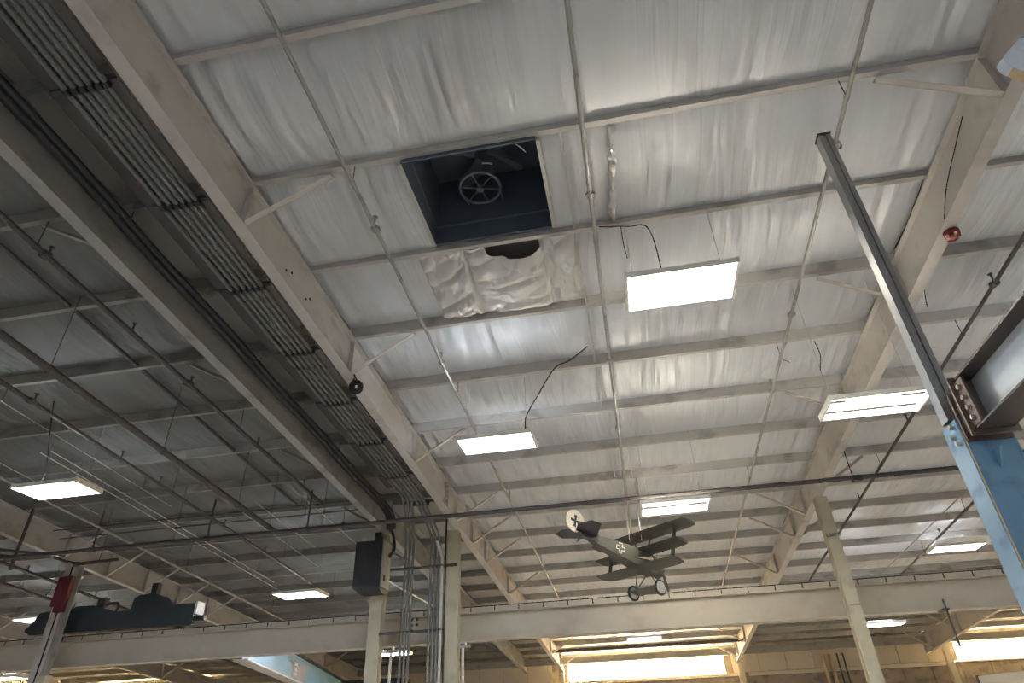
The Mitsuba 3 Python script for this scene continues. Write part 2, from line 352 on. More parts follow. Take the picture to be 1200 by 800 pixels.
# ------------------------------------------------------------------ columns
def hcol(label, x, y, z0, z1, w, d, m, kind='steel_column'):
    t = thing(kind, label, 'column')
    part(t, 'flange', box(x - w / 2, x + w / 2, y - d / 2, y - d / 2 + .014, z0, z1), m)
    part(t, 'flange', box(x - w / 2, x + w / 2, y + d / 2 - .014, y + d / 2, z0, z1), m)
    part(t, 'web', box(x - .006, x + .006, y - d / 2 + .014, y + d / 2 - .014, z0, z1), m)
    part(t, 'base_plate', box(x - w / 2 - .06, x + w / 2 + .06, y - d / 2 - .06, y + d / 2 + .06, 0, z0), m)
    return t
CY = 14.30
zc = lambda off: zr(CY, off - H)
hcol('grey-green steel column right of the wall of vertical conduits, under the cream roof beam', -3.98, CY, .03, zc(6.96), .28, .24, 'column_paint')
hcol('grey-green steel column below the dark hanging box', -5.72, CY, .03, zc(7.01), .28, .24, 'column_paint')
t_c = hcol('beige steel column standing before the crane girder on the right, dark stencil near its top', 4.16, CY, .03, zc(6.96), .24, .24, 'column_paint')
t_l = hcol('weathered steel column at the lower left with a red painted box on it', -13.97, CY, .03, zc(6.96), .30, .26, 'steel_cream')
part(t_l, 'red_box', cat_([box(-14.15, -13.99, 14.10, 14.18, 5.05, 5.74), box(-13.98, -13.74, 14.06, 14.18, 4.90, 5.74)]), 'red_paint', label='dark red painted box')
part(t_l, 'dark_groove_strip', box(-13.94, -13.91, 14.155, 14.175, 2.5, 6.0), 'black_metal', label='dark vertical slot')  # black strip drawn for the dark groove line of the column
part(t_l, 'bracket', box(-13.80, -13.55, 14.05, 14.25, 3.25, 3.52), 'column_paint')
txt = meshkit.text_mesh('L307S', .065, .003, True); txt.apply_translation([-txt.bounds[1][0] / 2, 0, 0])
part(t_c, 'stencil', place(txt, (4.17, CY - .1225, 5.20), (1, 0, 0), (0, 0, 1), (0, -1, 0)), 'black_metal', label='dark stencilled lettering')
part(t_c, 'joint_plate', box(4.04, 4.285, CY - .126, CY - .12, 3.86, 3.875), 'steel_grey')
for i, (bx, nm) in enumerate([(-5.30, 'left'), (-3.72, 'right')]):   # white standpipes beside the two columns
    t = thing('standpipe', ['thin white vertical pipe right of the column under the dark box', 'thin white vertical pipe right of the grey-green column'][i], 'pipe')
    part(t, 'pipe', tube([(bx, 14.2, 0), (bx, 14.2, 3.55)], .03), 'conduit_white')
    part(t, 'clamp', cat_([box(bx - .1, bx + .16, 14.17, 14.23, 3.55, 3.60), box(bx + .03, bx + .07, 14.15, 14.25, 3.60, 3.66)]), 'pipe_grey')

# ------------------------------------------------------------------ crane runway girder
GY = 14.75
g = thing('crane_runway_girder', 'long beige crane runway girder crossing the picture behind the columns', 'girder')
GX0, GX1 = -22.0, 13.0
part(g, 'bottom_flange', box(GX0, GX1, GY - .14, GY + .14, 3.74, 3.76), 'girder_paint')
part(g, 'top_flange', box(GX0, GX1, GY - .14, GY + .14, 4.30, 4.32), 'girder_paint')
part(g, 'web', box(GX0, GX1, GY - .006, GY + .006, 3.76, 4.30), 'girder_paint')
part(g, 'cap_bar', box(GX0, GX1, GY - .06, GY + .06, 4.32, 4.43), 'girder_paint')
part(g, 'rail', box(GX0, GX1, GY - .05, GY + .05, 4.43, 4.452), 'black_metal', label='dark crane rail')
x = -16.2
while x < 8.5:
    part(g, 'rail_clip', box(x - .011, x + .011, GY - .072, GY - .058, 4.33, 4.44), 'pipe_dark'); x += .545
for k in range(5):
    part(g, 'bracket_hole', disc((-5.05 + .12 * (k % 2), GY - .01, 4.27 - .11 * (k // 2)), (0, 1, 0), .035, .012, 10), 'dark_steel')

# ------------------------------------------------------------------ crane: end truck on the rail and two blue bridge girders
def sil(pts, y0, y1, m, parent, kind, bev=0, label=None):
    e = extrude(pts, y1 - y0)
    return part(parent, kind, place(e, (0, y1, 0), (1, 0, 0), (0, 0, 1), (0, -1, 0)), m, label=label)
t = thing('crane_end_truck', 'dark blue-black crane end truck standing on the rail at the left', 'crane')
sil([(-15.0, 4.52), (-15.05, 4.70), (-14.85, 5.02), (-14.45, 5.06), (-14.2, 4.98), (-14.02, 5.05), (-13.8, 5.12), (-13.35, 5.11), (-12.95, 5.0), (-12.72, 4.93), (-12.28, 4.94), (-12.24, 5.2), (-12.1, 5.27), (-11.75, 5.30), (-11.45, 5.20), (-11.15, 4.97), (-10.55, 4.98), (-10.5, 4.55), (-10.8, 4.50)], GY - .16, GY + .02, 'truck_dark', t, 'frame_plate')
sil([(-14.9, 4.54), (-14.9, 4.9), (-10.7, 4.9), (-10.7, 4.54)], GY + .1, GY + .2, 'truck_dark', t, 'frame_plate')
for wx in (-14.6, -10.95): part(t, 'wheel', disc((wx, GY + .06, 4.62), (0, 1, 0), .155, .07, 24), 'dark_steel')
part(t, 'motor_post', box(-13.32, -13.12, GY - .1, GY + .05, 5.08, 5.30), 'truck_dark')
part(t, 'motor_post', box(-11.88, -11.72, GY - .1, GY + .05, 5.26, 5.55), 'truck_dark')
part(t, 'hose_loop', tube(curve([(-13.1, GY, 5.14), (-12.9, GY, 5.17), (-12.78, GY, 5.12), (-12.8, GY, 4.93)]), .03, 8), 'cable_black')
part(t, 'buffer', disc((-10.40, GY, 4.66), (1, 0, 0), .06, .22, 14), 'black_metal')
part(t, 'buffer', disc((-15.12, GY, 4.66), (1, 0, 0), .06, .2, 14), 'black_metal')
part(t, 'end_plate', box(-10.53, -10.47, GY - .14, GY + .16, 4.74, 5.02), 'conduit_white', label='white end plate')
t = thing('crane_bridge_girder', 'blue crane girder slanting away under the runway girder, with a small grey sign plate', 'crane girder')
gd, gn = V(-.238, .971, 0), V(.971, .238, 0)            # its run and the side facing the sign
G0 = V(-9.42, 15.35, 0)
gp = lambda along, out, z: G0 + gd * (along - .44) + gn * out + V(0, 0, z)
L_ = 13.5

part(t, 'web', bar(gp(.35, -.02, 4.12), gp(L_, -.02, 4.12), .70, .02, (0, 0, 1)), 'crane_blue')
part(t, 'top_flange', bar(gp(.35, -.1, 4.50), gp(L_, -.1, 4.50), .04, .42, (0, 0, 1)), 'truck_dark')
part(t, 'bottom_flange', bar(gp(.35, -.06, 3.75), gp(L_, -.06, 3.75), .04, .36, (0, 0, 1)), 'steel_cream')
part(t, 'top_rail', bar(gp(.35, -.1, 4.55), gp(L_, -.1, 4.55), .06, .07, (0, 0, 1)), 'crane_blue')
part(t, 'bolt', disc(gp(4.6, 0, 4.25), gn, .035, .04, 10), 'bolt_zinc')
sgn = part(t, 'sign_plate', bar(gp(5.1, 0, 4.08), gp(6.9, 0, 4.08), .46, .012, (0, 0, 1)), 'sign_grey', label='small grey plate with white lettering')
for j, sx in enumerate(('CRANE', '5 TON', 'CAP 01')):
    tm = meshkit.text_mesh(sx, .085, .004, True)
    part(sgn, 'lettering', place(tm, gp(5.25, .008, 4.18 - .135 * j), gd, (0, 0, 1), gn), 'lamp_white')

# ------------------------------------------------------------------ roof fan in its opening
t = thing('roof_fan', 'dark square roof exhaust fan recessed in an opening between two purlins', 'exhaust fan')
hz0, hz1 = .0, 1.15
def wall4(x0, x1, y0, y1, o0, o1, th=.02):
    P = lambda y, o: zr(y, o)
    out = []
    for (a, b, c, d) in ((x0 - th, x0, y0, y1), (x1, x1 + th, y0, y1), (x0, x1, y0 - th, y0), (x0, x1, y1, y1 + th)):
        out.append(box(a, b, c, d, zr((y0 + y1) / 2, o0), zr((y0 + y1) / 2, o1)))
    return out
for m in wall4(OX0, OX1, OY0, OY1, .0, hz1): part(t, 'housing_side', m, 'fan_dark')
part(t, 'housing_top', box(OX0 - .02, OX1 + .02, OY0 - .02, OY1 + .02, zr(5.3, hz1), zr(5.3, hz1) + .02), 'fan_dark')
fz = zr(5.3, 0) + .62
part(t, 'frame_trim', box(OX0 - .05, OX0 - .005, OY0, OY1 + .02, zr(5.3, -.02), zr(5.3, .05)), 'purlin_paint')
part(t, 'frame_trim', box(OX1 + .005, OX1 + .05, OY0, OY1 + .02, zr(5.3, -.02), zr(5.3, .05)), 'purlin_paint')
cx, cy = -1.32, 5.72
ring = [(cx + .27 * math.cos(a), cy + .27 * math.sin(a), fz) for a in np.linspace(0, 2 * math.pi, 41)]
part(t, 'pulley_rim', tube(ring, .022, 8, False), 'fan_grey', True)
for i in range(6):
    a = i * math.pi / 3 + .3
    part(t, 'pulley_spoke', bar((cx + .04 * math.cos(a), cy + .04 * math.sin(a), fz), (cx + .26 * math.cos(a), cy + .26 * math.sin(a), fz), .03, .012, (0, 0, 1)), 'fan_grey')
part(t, 'pulley_hub', disc((cx, cy, fz), (0, 0, 1), .05, .08), 'fan_grey')
for sx in (-1, 1): part(t, 'drive_belt', bar((cx + sx * .26, cy + .05, fz), (cx + sx * .2 + .05, cy + .55, fz), .012, .02), 'fan_grey')
part(t, 'motor', disc((cx + .02, cy + .58, fz + .06), (1, 0, 0), .09, .3, 18), 'fan_dark')
for i in range(4):
    a0 = i * math.pi / 2 + .45
    v, f = [], []
    for j, r in enumerate(np.linspace(.1, .66, 7)):
        w = .10 + .1 * j / 6
        for s in (-1, 1):
            a = a0 + s * w / r * .5 + .25 * j / 6
            v.append([cx + .1 + min(r, .58) * math.cos(a), cy - .33 + min(r, .58) * math.sin(a), fz + .26 + s * .045])
    for j in range(6): f += [[2 * j, 2 * j + 1, 2 * j + 3], [2 * j, 2 * j + 3, 2 * j + 2]]
    part(t, 'fan_blade', trimesh.Trimesh(v, f, process=False), 'fan_dark')
for a0, a1, r in ((2.1 + 2.6, 2.6 + 2.75, .2), (5.3, 5.85, .62)):
    part(t, 'blade_edge_arc', tube([(cx + .13 + r * math.cos(a), cy - .25 + r * math.sin(a), fz - .06) for a in np.linspace(a0, a1, 10)], .012, 6), 'fan_blade')  # pale arcs drawn for the bright edges of the blades

# ------------------------------------------------------------------ sagging insulation bulges below the fan, torn strip
def bulge(x0, x1, y0, y1, drop, seed, notch=None):
    nx, ny = 70, 64
    gx, gy = np.meshgrid(np.linspace(0, 1, nx + 1), np.linspace(0, 1, ny + 1), indexing='ij')
    ex = np.clip(np.minimum(gx, 1 - gx) / .16, 0, 1); ey = np.clip(np.minimum(gy + .35, 1 - gy) / .22, 0, 1)
    prof = np.sqrt(1 - (1 - ex) ** 2) * np.sqrt(1 - (1 - ey) ** 2)
    P = np.stack([gx * 2.2 + seed, gy * 6 + 1.3 * gx, gx * 0], -1)
    w = (meshkit.fbm(P, 3, seed) - .5)
    r = np.stack([gx * 9 + gy * 4, gy * 5 - gx * 3, gx * 0 + seed], -1)
    rf = np.abs(2 * meshkit.noise(np.stack([gx * 2.0 + seed, gy * 5.5 + 1.0 * gx, gx * 0], -1), seed + 9) - 1)
    cr = np.abs(2 * meshkit.noise(np.stack([gx * 7 + gy * 5 + seed, gy * 11 - gx * 4, gx * 0], -1), seed + 2) - 1)
    z = -drop * prof * (.75 + .35 * gy) + .07 * w * prof + .085 * (1 - rf) ** 3 * prof + .014 * (1 - cr) ** 2 * (.3 + prof) + .016 * (meshkit.fbm(r, 3, seed + 4) - .5)
    X, Y = x0 + (x1 - x0) * gx, y0 + (y1 - y0) * gy
    Z = zr(Y, .12) + z
    idx = np.arange((nx + 1) * (ny + 1)).reshape(nx + 1, ny + 1)
    a, b, c, d = idx[:-1, :-1], idx[1:, :-1], idx[1:, 1:], idx[:-1, 1:]
    f = np.vstack([np.stack([a, c, b], -1).reshape(-1, 3), np.stack([a, d, c], -1).reshape(-1, 3)])
    Vv = np.stack([X, Y, Z], -1).reshape(-1, 3)
    if notch:
        c_ = Vv[f].mean(1); f = f[~(((c_[:, 0] - notch[0]) / notch[1]) ** 2 + ((c_[:, 1] - y0) / notch[2]) ** 2 < 1)]
    m = trimesh.Trimesh(Vv, f, process=False); m.remove_unreferenced_vertices(); return m
YA, YZ = row(3) + .0, row(4) - .10
mat('vinyl_gloss', (196, 194, 188), 0.26, spec=0.7, var=0.08, scale=2, bump=.016, bscale=(14, 20, 9))
single('insulation_bulge', bulge(-2.32, -1.66, YA, YZ, .15, 3), 'vinyl_gloss', 'left sagging pillow of shiny white insulation below the roof fan', 'insulation', smooth=True)
single('insulation_bulge', bulge(-1.68, -.62, YA, YZ, .17, 8, (-.98, .42, .32)), 'vinyl_gloss', 'middle sagging pillow of shiny white insulation with a torn scoop in its edge', 'insulation', smooth=True)
single('insulation_bulge', bulge(-.66, -.18, YA, YZ, .11, 13), 'vinyl_gloss', 'narrow right pillow of sagging white insulation beside the middle pipe', 'insulation', smooth=True)
yy = np.linspace(row(2) - .05, row(3) - .02, 30)
sv, sf = [], []
for i, y in enumerate(yy):
    c = .40 - .07 * (i / 29) + .010 * math.sin(i * .7); w = .038 + .008 * math.sin(i * .6 + 1) + rng.uniform(-.008, .008)
    for s in (-1, 0, 1): sv.append([c + s * w, y, zr(y, .06) - .04 * math.sin(math.pi * i / 29) - (.02 if s == 0 else 0) + rng.uniform(-.016, .016)])
for i in range(29):
    for s in range(2):
        a = 3 * i + s; sf += [[a, a + 1, a + 4], [a, a + 4, a + 3]]
single('torn_foil_strip', trimesh.Trimesh(sv, sf, process=False), 'foil', 'crumpled silver strip of torn insulation foil hanging between two purlins', 'insulation strip')

# ------------------------------------------------------------------ light fixtures
tube_mesh_n = 8
def fixture(x, y, z, label, tint, k, depth=.62, w=1.25, ntubes=6, roof_chain=True, rows=(.13, .37, .63, .87)):
    t = thing('light_fixture', label, 'ceiling light', 'fluorescent high bay lights')
    x0, x1, y0, y1 = x - w / 2, x + w / 2, y - depth / 2, y + depth / 2
    n_s = 6 if ntubes == 6 else 4
    ctr = [y0 + depth * (i + .5) / 6 for i in range(6)] if ntubes == 6 else [y0 + depth * v for v in rows]
    part(t, 'housing', cat_([box(x0 + .3, x1 - .3, y - .07, y + .07, z + .07, z + .13), box(x0, x1, y0, y0 + .008, z, z + .07), box(x0, x1, y1 - .008, y1, z, z + .07)]), 'lamp_white')
    hw_ = depth / n_s * .5 - .020 if n_s == 6 else .020                      # reflector troughs with open slots between them
    for c in ctr: part(t, 'reflector', box(x0 + .02, x1 - .02, max(c - hw_, y0), min(c + hw_, y1), z + .055, z + .065), 'lamp_reflector')
    for s in (x0, x1 - .03): part(t, 'end_cap', box(s, s + .03, y0, y1, z - .005, z + .08), 'lamp_white')
    for yt in ctr:
        tm = tube([(x0 + .04, yt, z + .025), (x1 - .04, yt, z + .025)], .019, tube_mesh_n)
        part(t, 'tube', tm, 'lamp_white', emitter=emitter(tint, k))
    if roof_chain:
        for s in (x0 + .12, x1 - .12):
            part(t, 'hanger_wire', tube([(s, y, z + .07), (s, y, zr(y, .19))], .0025, 5), 'pipe_grey')
    return t
COOL, WARM = (.90, .97, 1.09), (1.05, .96, .82)
fixture(.96, 6.0, 6.02, 'large warm fluorescent high bay light right of the middle pipe, nearest of all', WARM, LAMP, .66)
fixture(-1.92, 9.45, 5.92, 'cool white high bay light left of the middle pipe, beside the cream roof beam', COOL, LAMP)
fixture(3.36, 8.06, 5.24, 'warm high bay light with separate tubes showing, in front of the right roof beam', WARM, LAMP, .62, ntubes=4, rows=(.08, .42, .58, .92))
fixture(.92, 11.85, 5.36, 'small warm high bay light with two bright bands above the hanging model plane', WARM, LAMP, .72, ntubes=4, rows=(.12, .27, .70, .86))
fixture(-9.48, 8.8, 5.65, 'cool white high bay light at the left edge under the dark ceiling', COOL, LAMP, .62)
fixture(8.65, 19.3, 5.92, 'cool white high bay light on the right beside the blue column', COOL, LAMP, .72)
fixture(-8.72, 16.35, 5.36, 'small cool white high bay light far left of the dark hanging box', COOL, LAMP, .75)
fixture(.09, 25.9, 5.08, 'far high bay light seen below the girder in the yellow lit bay', COOL, LAMP, .6)
fixture(7.05, 22.1, 4.53, 'far cool high bay light below the girder right of the beige column', COOL, LAMP, .6)
fixture(-8.15, 21.9, 4.55, 'far cool high bay light between the two grey-green columns below the girder', COOL, LAMP, .6)
fixture(-17.6, 16.9, 3.88, 'cool white high bay light at the bottom left corner below the girder', COOL, LAMP, .62)
fixture(-18.3, 18.0, 5.62, 'far high bay light half hidden behind the crane end truck', COOL, LAMP, .62)

for i, (x, y) in enumerate([(-2, -6.5), (8.5, 7.5), (12, 12.5), (16, 6), (-9, -4.5), (10, -5), (-17, 6), (-19, -1)]):  # unseen lamps, added so more light bounces off the floor to the ceiling
    fixture(x, y, 5.9, 'added high bay light outside the view, ' + ['behind the camera', 'right of the blue column', 'right of the right beam', 'far right', 'behind, far left', 'behind, far right', 'far left', 'farthest left behind'][i], COOL, LAMP, ntubes=4)

# ------------------------------------------------------------------ pipes along the fall of the roof
def pipe(X, h, y0, y1, r, m, label, group=None, couplings=(), heads=(), hangers=(), kind='sprinkler_pipe', X1=None):
    X1 = X if X1 is None else X1
    at = lambda y: V(X + (X1 - X) * (y - y0) / (y1 - y0), y, zr(y, h - H))
    t = thing(kind, label, 'pipe', group)
    part(t, 'pipe', tube([at(y0), at(y1)], r, 12), m, True)
    d = at(y1) - at(y0)
    for y in couplings:
        c = at(y)
        part(t, 'coupling', cat_([disc(c, d, r * 1.55, .09, 12), box(c[0] - r * 2.2, c[0] + r * 2.2, y - .03, y + .03, c[2] - .02, c[2] + .02)]), m)
    for y in heads:
        c = at(y)
        part(t, 'sprinkler_head', cat_([tube([c, c + V(0, 0, .14)], .014, 6), disc(c + V(0, 0, .15), (0, 0, 1), .032, .012, 10)]), m)
    for y in hangers:
        c = at(y)
        part(t, 'hanger_rod', tube([c, V(c[0], y, zr(y, .12))], .006, 5), 'pipe_dark')
        part(t, 'hanger_loop', disc(c, d, r * 1.25, .03, 12), m)
    return t
hang = lambda *ks: [row(k) - .03 for k in ks]
pipe(-2.53, 7.36, 1.2, 22.0, .024, 'pipe_grey', 'thin steel sprinkler pipe left of the roof fan running away under the ceiling', None, [5.3, 8.2], [5.25, 8.15], hang(2, 5, 8, 11))
pipe(.085, 7.40, 1.2, 21.0, .026, 'pipe_grey', 'steel sprinkler pipe in the middle, right of the roof fan', None, [5.35, 8.75, 11.0], [5.3, 10.9], hang(3, 6, 9, 12))
pipe(2.74, 7.34, 1.2, 22.0, .024, 'pipe_grey', 'steel sprinkler pipe reaching the top of the galvanised post', None, [5.15, 8.1, 10.2], [10.1], hang(2, 5, 8, 11))
pipe(5.40, 7.34, 4.0, 23.0, .028, 'pipe_dark', 'dark sprinkler pipe in the right bay close behind the blue beam', None, [8.0], [7.98, 11.9, 15.6], hang(5, 8, 11))
pipe(8.1, 7.32, 10.0, 23.0, .028, 'pipe_dark', 'dark sprinkler pipe in the right bay passing behind the blue column', None, [], [15, 18.6], hang(10, 12))
single('thin_conduit', tube([(7.75, 14, zr(14, -.28)), (7.45, 22, zr(22, -.28))], .014, 8), 'pipe_grey', 'thin pale conduit beside the dark pipe behind the blue column', 'conduit')
pipe(-6.53, 7.2, 2.5, 12.6, .035, 'pipe_dark', 'dark sprinkler pipe just left of the grey roof beam, with upright heads', None, [4.72, 7.65], [4.75, 6.3, 7.7, 9.8, 11.7], hang(2, 5, 8))
pipe(-7.28, 6.5, 2.5, 12.15, .05, 'pipe_dark', 'thickest dark sprinkler main on the left, hung low on long rods', None, [], [], [5.98, 8.4, 10.7, 11.9])
pipe(-8.80, 6.9, 3.0, 17.0, .032, 'pipe_dark', 'dark sprinkler pipe left of the thickest main', None, [7.15], [7.2, 9.2, 10.3, 12.6, 14.4], hang(6, 9, 11))
pipe(-7.45, 7.66, 3.0, 13.5, .03, 'pipe_dark', 'dark pipe threaded through the purlins above the thickest main', None, X1=-7.68)
pipe(-11.55, 6.95, 7.0, 21.0, .030, 'pipe_grey', 'grey sprinkler pipe at the far left beside the light and the cream beam', None, [], [13.2, 15.6, 17.5], hang(9, 12))
for i, (X, h, y0, y1) in enumerate([(-10.95, 7.42, 9.5, 19.6), (-10.70, 7.42, 9.5, 18.3), (-10.2, 7.45, 6.8, 12.5), (-12.1, 7.45, 6, 12.5), (-8.9, 7.5, 13.2, 17.5), (-8.3, 7.5, 12.8, 16.0), (-7.15, 7.52, 13.0, 18.0)]):
    pipe(X, h, y0, y1, .011, 'conduit_white' if i < 2 else 'purlin_paint',
         ['pale conduit on the far left ceiling, longer of a close pair', 'pale conduit on the far left ceiling, shorter of a close pair', 'thin pale conduit above the left light', 'thin pale conduit left of the left light', 'short pale conduit beyond the long crossing pipe on the left ceiling',
          'short grey conduit left of the dark hanging box', 'grey conduit behind the dark hanging box'][i], None, (), (), [y0 + 1.0, y1 - 1.0], kind='ceiling_conduit')

# long cross main
CMY, CMZ = 12.1, 5.69
t = thing('cross_main_pipe', 'long dark pipe crossing the whole picture below the roof beams', 'pipe')
part(t, 'pipe', tube([(-15.6, CMY, CMZ), (7.1, CMY, CMZ)], .042, 14), 'pipe_dark', True)
for xx in (-11.55, -8.8, -6.53): part(t, 'branch_tee', cat_([disc((xx, CMY, CMZ), (1, 0, 0), .058, .11, 12), tube([(xx, CMY, CMZ), (xx, CMY, zr(CMY, -.30))], .02, 8)]), 'pipe_dark')
part(t, 'beam_clamp', cat_([box(4.18, 4.34, CMY - .06, CMY + .06, CMZ - .07, CMZ + .03), tube([(4.2, CMY, CMZ), (4.2, CMY, zr(CMY, 6.99 - H))], .008, 6)]), 'black_metal')
for xx in (-9.6, -6.2): part(t, 'hanger_rod', tube([(xx, CMY, CMZ), (xx, CMY, zr(CMY, .1))], .006, 5), 'pipe_dark')
t = thing('offset_pipe', 'short cranked dark pipe beside the top of the red boxed column', 'pipe')
part(t, 'pipe', tube([(-13.7, 13.3, 6.0), (-13.3, 13.3, 5.86), (-12.95, 13.3, 5.78), (-11.9, 13.3, 5.80)], .035, 10), 'pipe_dark', True)
part(t, 'elbow', disc((-13.0, 13.3, 5.78), (1, 0, .1), .05, .1, 12), 'pipe_dark')
part(t, 'hanger_rod', tube([(-12.4, 13.3, 5.79), (-12.4, 13.3, zr(13.3, .12))], .007, 5), 'pipe_dark')
for i, y in enumerate((12.55, 12.8)):
    t = thing('thin_cross_pipe', ['upper thin dark pipe across the left ceiling just before the long crossing pipe', 'lower thin dark pipe across the left ceiling just before the long crossing pipe'][i], 'pipe')
    part(t, 'pipe', tube([(-13.2, y, 6.38 - .12 * i), (-5.75, y, 6.38 - .12 * i)], .014, 8), 'pipe_dark')
    for xx in (-12, -7): part(t, 'hanger_rod', tube([(xx, y, 6.38 - .12 * i), (xx, y, zr(y, .12))], .005, 5), 'pipe_dark')
t = thing('bracket_pipes', 'cluster of dark pipe stubs and brackets at the left edge beside the cream beam', 'pipe')
part(t, 'upright', bar((-13.6, 12.2, 5.44), (-13.6, 12.2, 6.82), .05, .05), 'pipe_dark')
part(t, 'stub', tube([(-15.6, 11.7, 6.05), (-14.2, 12.9, 5.9)], .04, 10), 'pipe_dark')
part(t, 'stub', tube([(-15.4, 12.0, 6.1), (-13.9, 13.0, 6.02)], .035, 10), 'pipe_dark')
for i, (X, h) in enumerate([(-15.6, 7.0), (-17.3, 7.1), (-16.2, 6.75)]):
    pipe(X, h, 11, 26, .04, 'pipe_dark', ['dark pipe beyond the cream beam at the left edge, nearest the column', 'dark pipe beyond the cream beam at the left edge, lowest in view', 'dark pipe close under the cream beam behind the red box'][i], None, (), [14.5, 17.0], [16, 20])

# ------------------------------------------------------------------ conduit bank between the two frames
CX = [-4.93, -4.83, -4.74, -4.65, -4.56, -4.48]
for i, X in enumerate(CX):
    y1 = 13.2
    pts = [V(X, 1.0, zr(1.0, -.12)), V(X, y1, zr(y1, -.12))]
    drop_x = [-5.06, -4.97, -4.88, -4.45, -4.36, -4.27][i]
    pts += list(curve([V(X, y1 + .15, zr(y1, -.16)), V((X + drop_x) / 2, 13.75, 6.25), V(drop_x, 14.08, 5.88), V(drop_x, 14.1, 5.5)], 6)) + [V(drop_x, 14.1, 0.0)]
    t = thing('conduit', ['leftmost', 'second from left', 'third from left', 'fourth from left', 'fifth from left', 'rightmost'][i] + ' of six grey conduits left of the cream roof beam', 'conduit', 'conduits of the bank')
    part(t, 'run', tube(pts, .029, 10), 'conduit_grey', True)
    for y in (4.55, 8.0, 10.1, 11.4): part(t, 'coupling', disc(V(X, y + .02 * i, zr(y, -.12)), (0, 1, -SL), .033, .07, 10), 'pipe_dark')
t = thing('conduit', 'thicker pale conduit standing last on the right of the vertical conduits', 'conduit')
part(t, 'run', tube([V(-4.19, 14.1, 0), V(-4.19, 14.1, 5.4), V(-4.27, 13.9, 5.75)], .033, 10), 'conduit_white', True)
single('vertical_cable', tube([(-4.11, 14.1, 0), (-4.11, 14.1, 6.3)], .02, 8), 'cable_black', 'black cable running down beside the pale conduit', 'cable')
pipe(-4.25, 7.42, 1.0, 13.3, .028, 'pipe_dark', 'dark sprinkler pipe close beside the conduit bank, left of the cream beam', None, [6.95], [6.95, 11.2], hang(4, 7))
single('cable_tray', bar(V(-5.09, 1.0, zr(1.0, -.05)), V(-5.09, 12.9, zr(12.9, -.05)), .15, .03, (1, 0, 0)), 'pipe_dark', 'flat dark cable tray along the left of the conduit bank', 'cable tray')
for k in range(1, 9):
    y = row(k) - .03
    t = thing('conduit_rack', ['topmost', 'second', 'third', 'fourth', 'fifth', 'sixth', 'seventh', 'lowest'][k - 1] + ' rack clamping the conduit bank, counted from the top', 'bracket', 'conduit racks under the purlins')
    part(t, 'channel', box(-5.12, -4.30, y - .02, y + .02, zr(y, -.095), zr(y, -.04)), 'pipe_dark')
    part(t, 'end_block', box(-5.32, -5.14, y - .04, y + .04, zr(y, -.10), zr(y, -.005)), 'galvanised')
    for X in CX: part(t, 'clamp', box(X - .03, X + .03, y - .03, y + .03, zr(y, -.155), zr(y, -.095)), 'black_metal')
cab = curve([V(-5.36, y, zr(y, -.34) + .015 * math.sin(y * 2.1)) for y in np.linspace(1.0, 13.4, 16)] + [V(-5.30, 13.6, 6.25), V(-5.30, 13.7, 6.0)], 4)
t = thing('black_cable_bundle', 'thick black cable bundle hung along the grey roof beam', 'cable')
for i, (dx, dz) in enumerate([(0, 0), (-.07, .05), (.06, .05)]): part(t, 'cable', tube(cab + V(dx, 0, dz), .045, 10), 'cable_black', True)
for k in (2, 4, 6, 8): part(t, 'strap', tube([V(-5.36, row(k), zr(row(k), -.3)), V(-5.36, row(k), zr(row(k), .05))], .008, 5), 'pipe_dark')
single('thin_conduit', tube([V(-5.2, 1.0, zr(1, .02)), V(-5.2, 12.5, zr(12.5, .02))], .015, 6), 'pipe_dark', 'thin dark conduit between the black cable bundle and the cable tray', 'conduit')
for i, (z, x0, x1) in enumerate([(5.26, -5.45, -3.86), (3.93, -5.58, -4.12)]):
    t = thing('cross_strut', ['dark horizontal rod holding the vertical conduits above the girder', 'dark horizontal channel holding the vertical conduits before the girder'][i], 'strut')
    part(t, 'channel', box(x0, x1, 14.13, 14.17, z - .03, z + .02), 'pipe_dark')
    for X in (-5.06, -4.97, -4.88, -4.45, -4.36, -4.27, -4.19): part(t, 'clamp', box(X - .03, X + .03, 14.06, 14.15, z - .02, z + .01), 'pipe_dark')

# dark box on the column
t = thing('hanging_box', 'dark rectangular box with a pale side, fixed high on the column between the pipes', 'equipment box')
part(t, 'front', box(-6.08, -5.46, 13.62, 13.66, 4.80, 5.80), 'black_metal')
part(t, 'body', box(-6.06, -5.42, 13.66, 14.12, 4.80, 5.80), 'steel_grey', label='grey-beige metal side')
bt = trimesh.convex.convex_hull(np.array([[-6.08, 13.62, 4.80], [-5.46, 13.62, 4.80], [-5.42, 14.12, 4.80], [-6.06, 14.12, 4.80], [-5.95, 13.78, 4.70], [-5.46, 13.78, 4.70], [-5.44, 14.05, 4.70], [-5.95, 14.05, 4.70]]))
part(t, 'bottom', bt, 'black_metal', label='dark tapered underside')
part(t, 'switch', box(-5.42, -5.40, 13.74, 13.80, 4.95, 5.06), 'black_metal')
part(t, 'hanger', box(-5.80, -5.66, 14.0, 14.12, 5.80, 6.1), 'black_metal')
part(t, 'conduit_stub', tube([(-5.40, 13.95, 4.98), (-4.9, 15.9, 4.75)], .02, 8), 'lamp_white')
part(t, 'side_hose', tube(curve([(-5.42, 14.0, 5.5), (-5.33, 14.05, 5.7), (-5.36, 14.05, 5.95), (-5.42, 14.05, 6.12)]), .035, 8), 'cable_black')

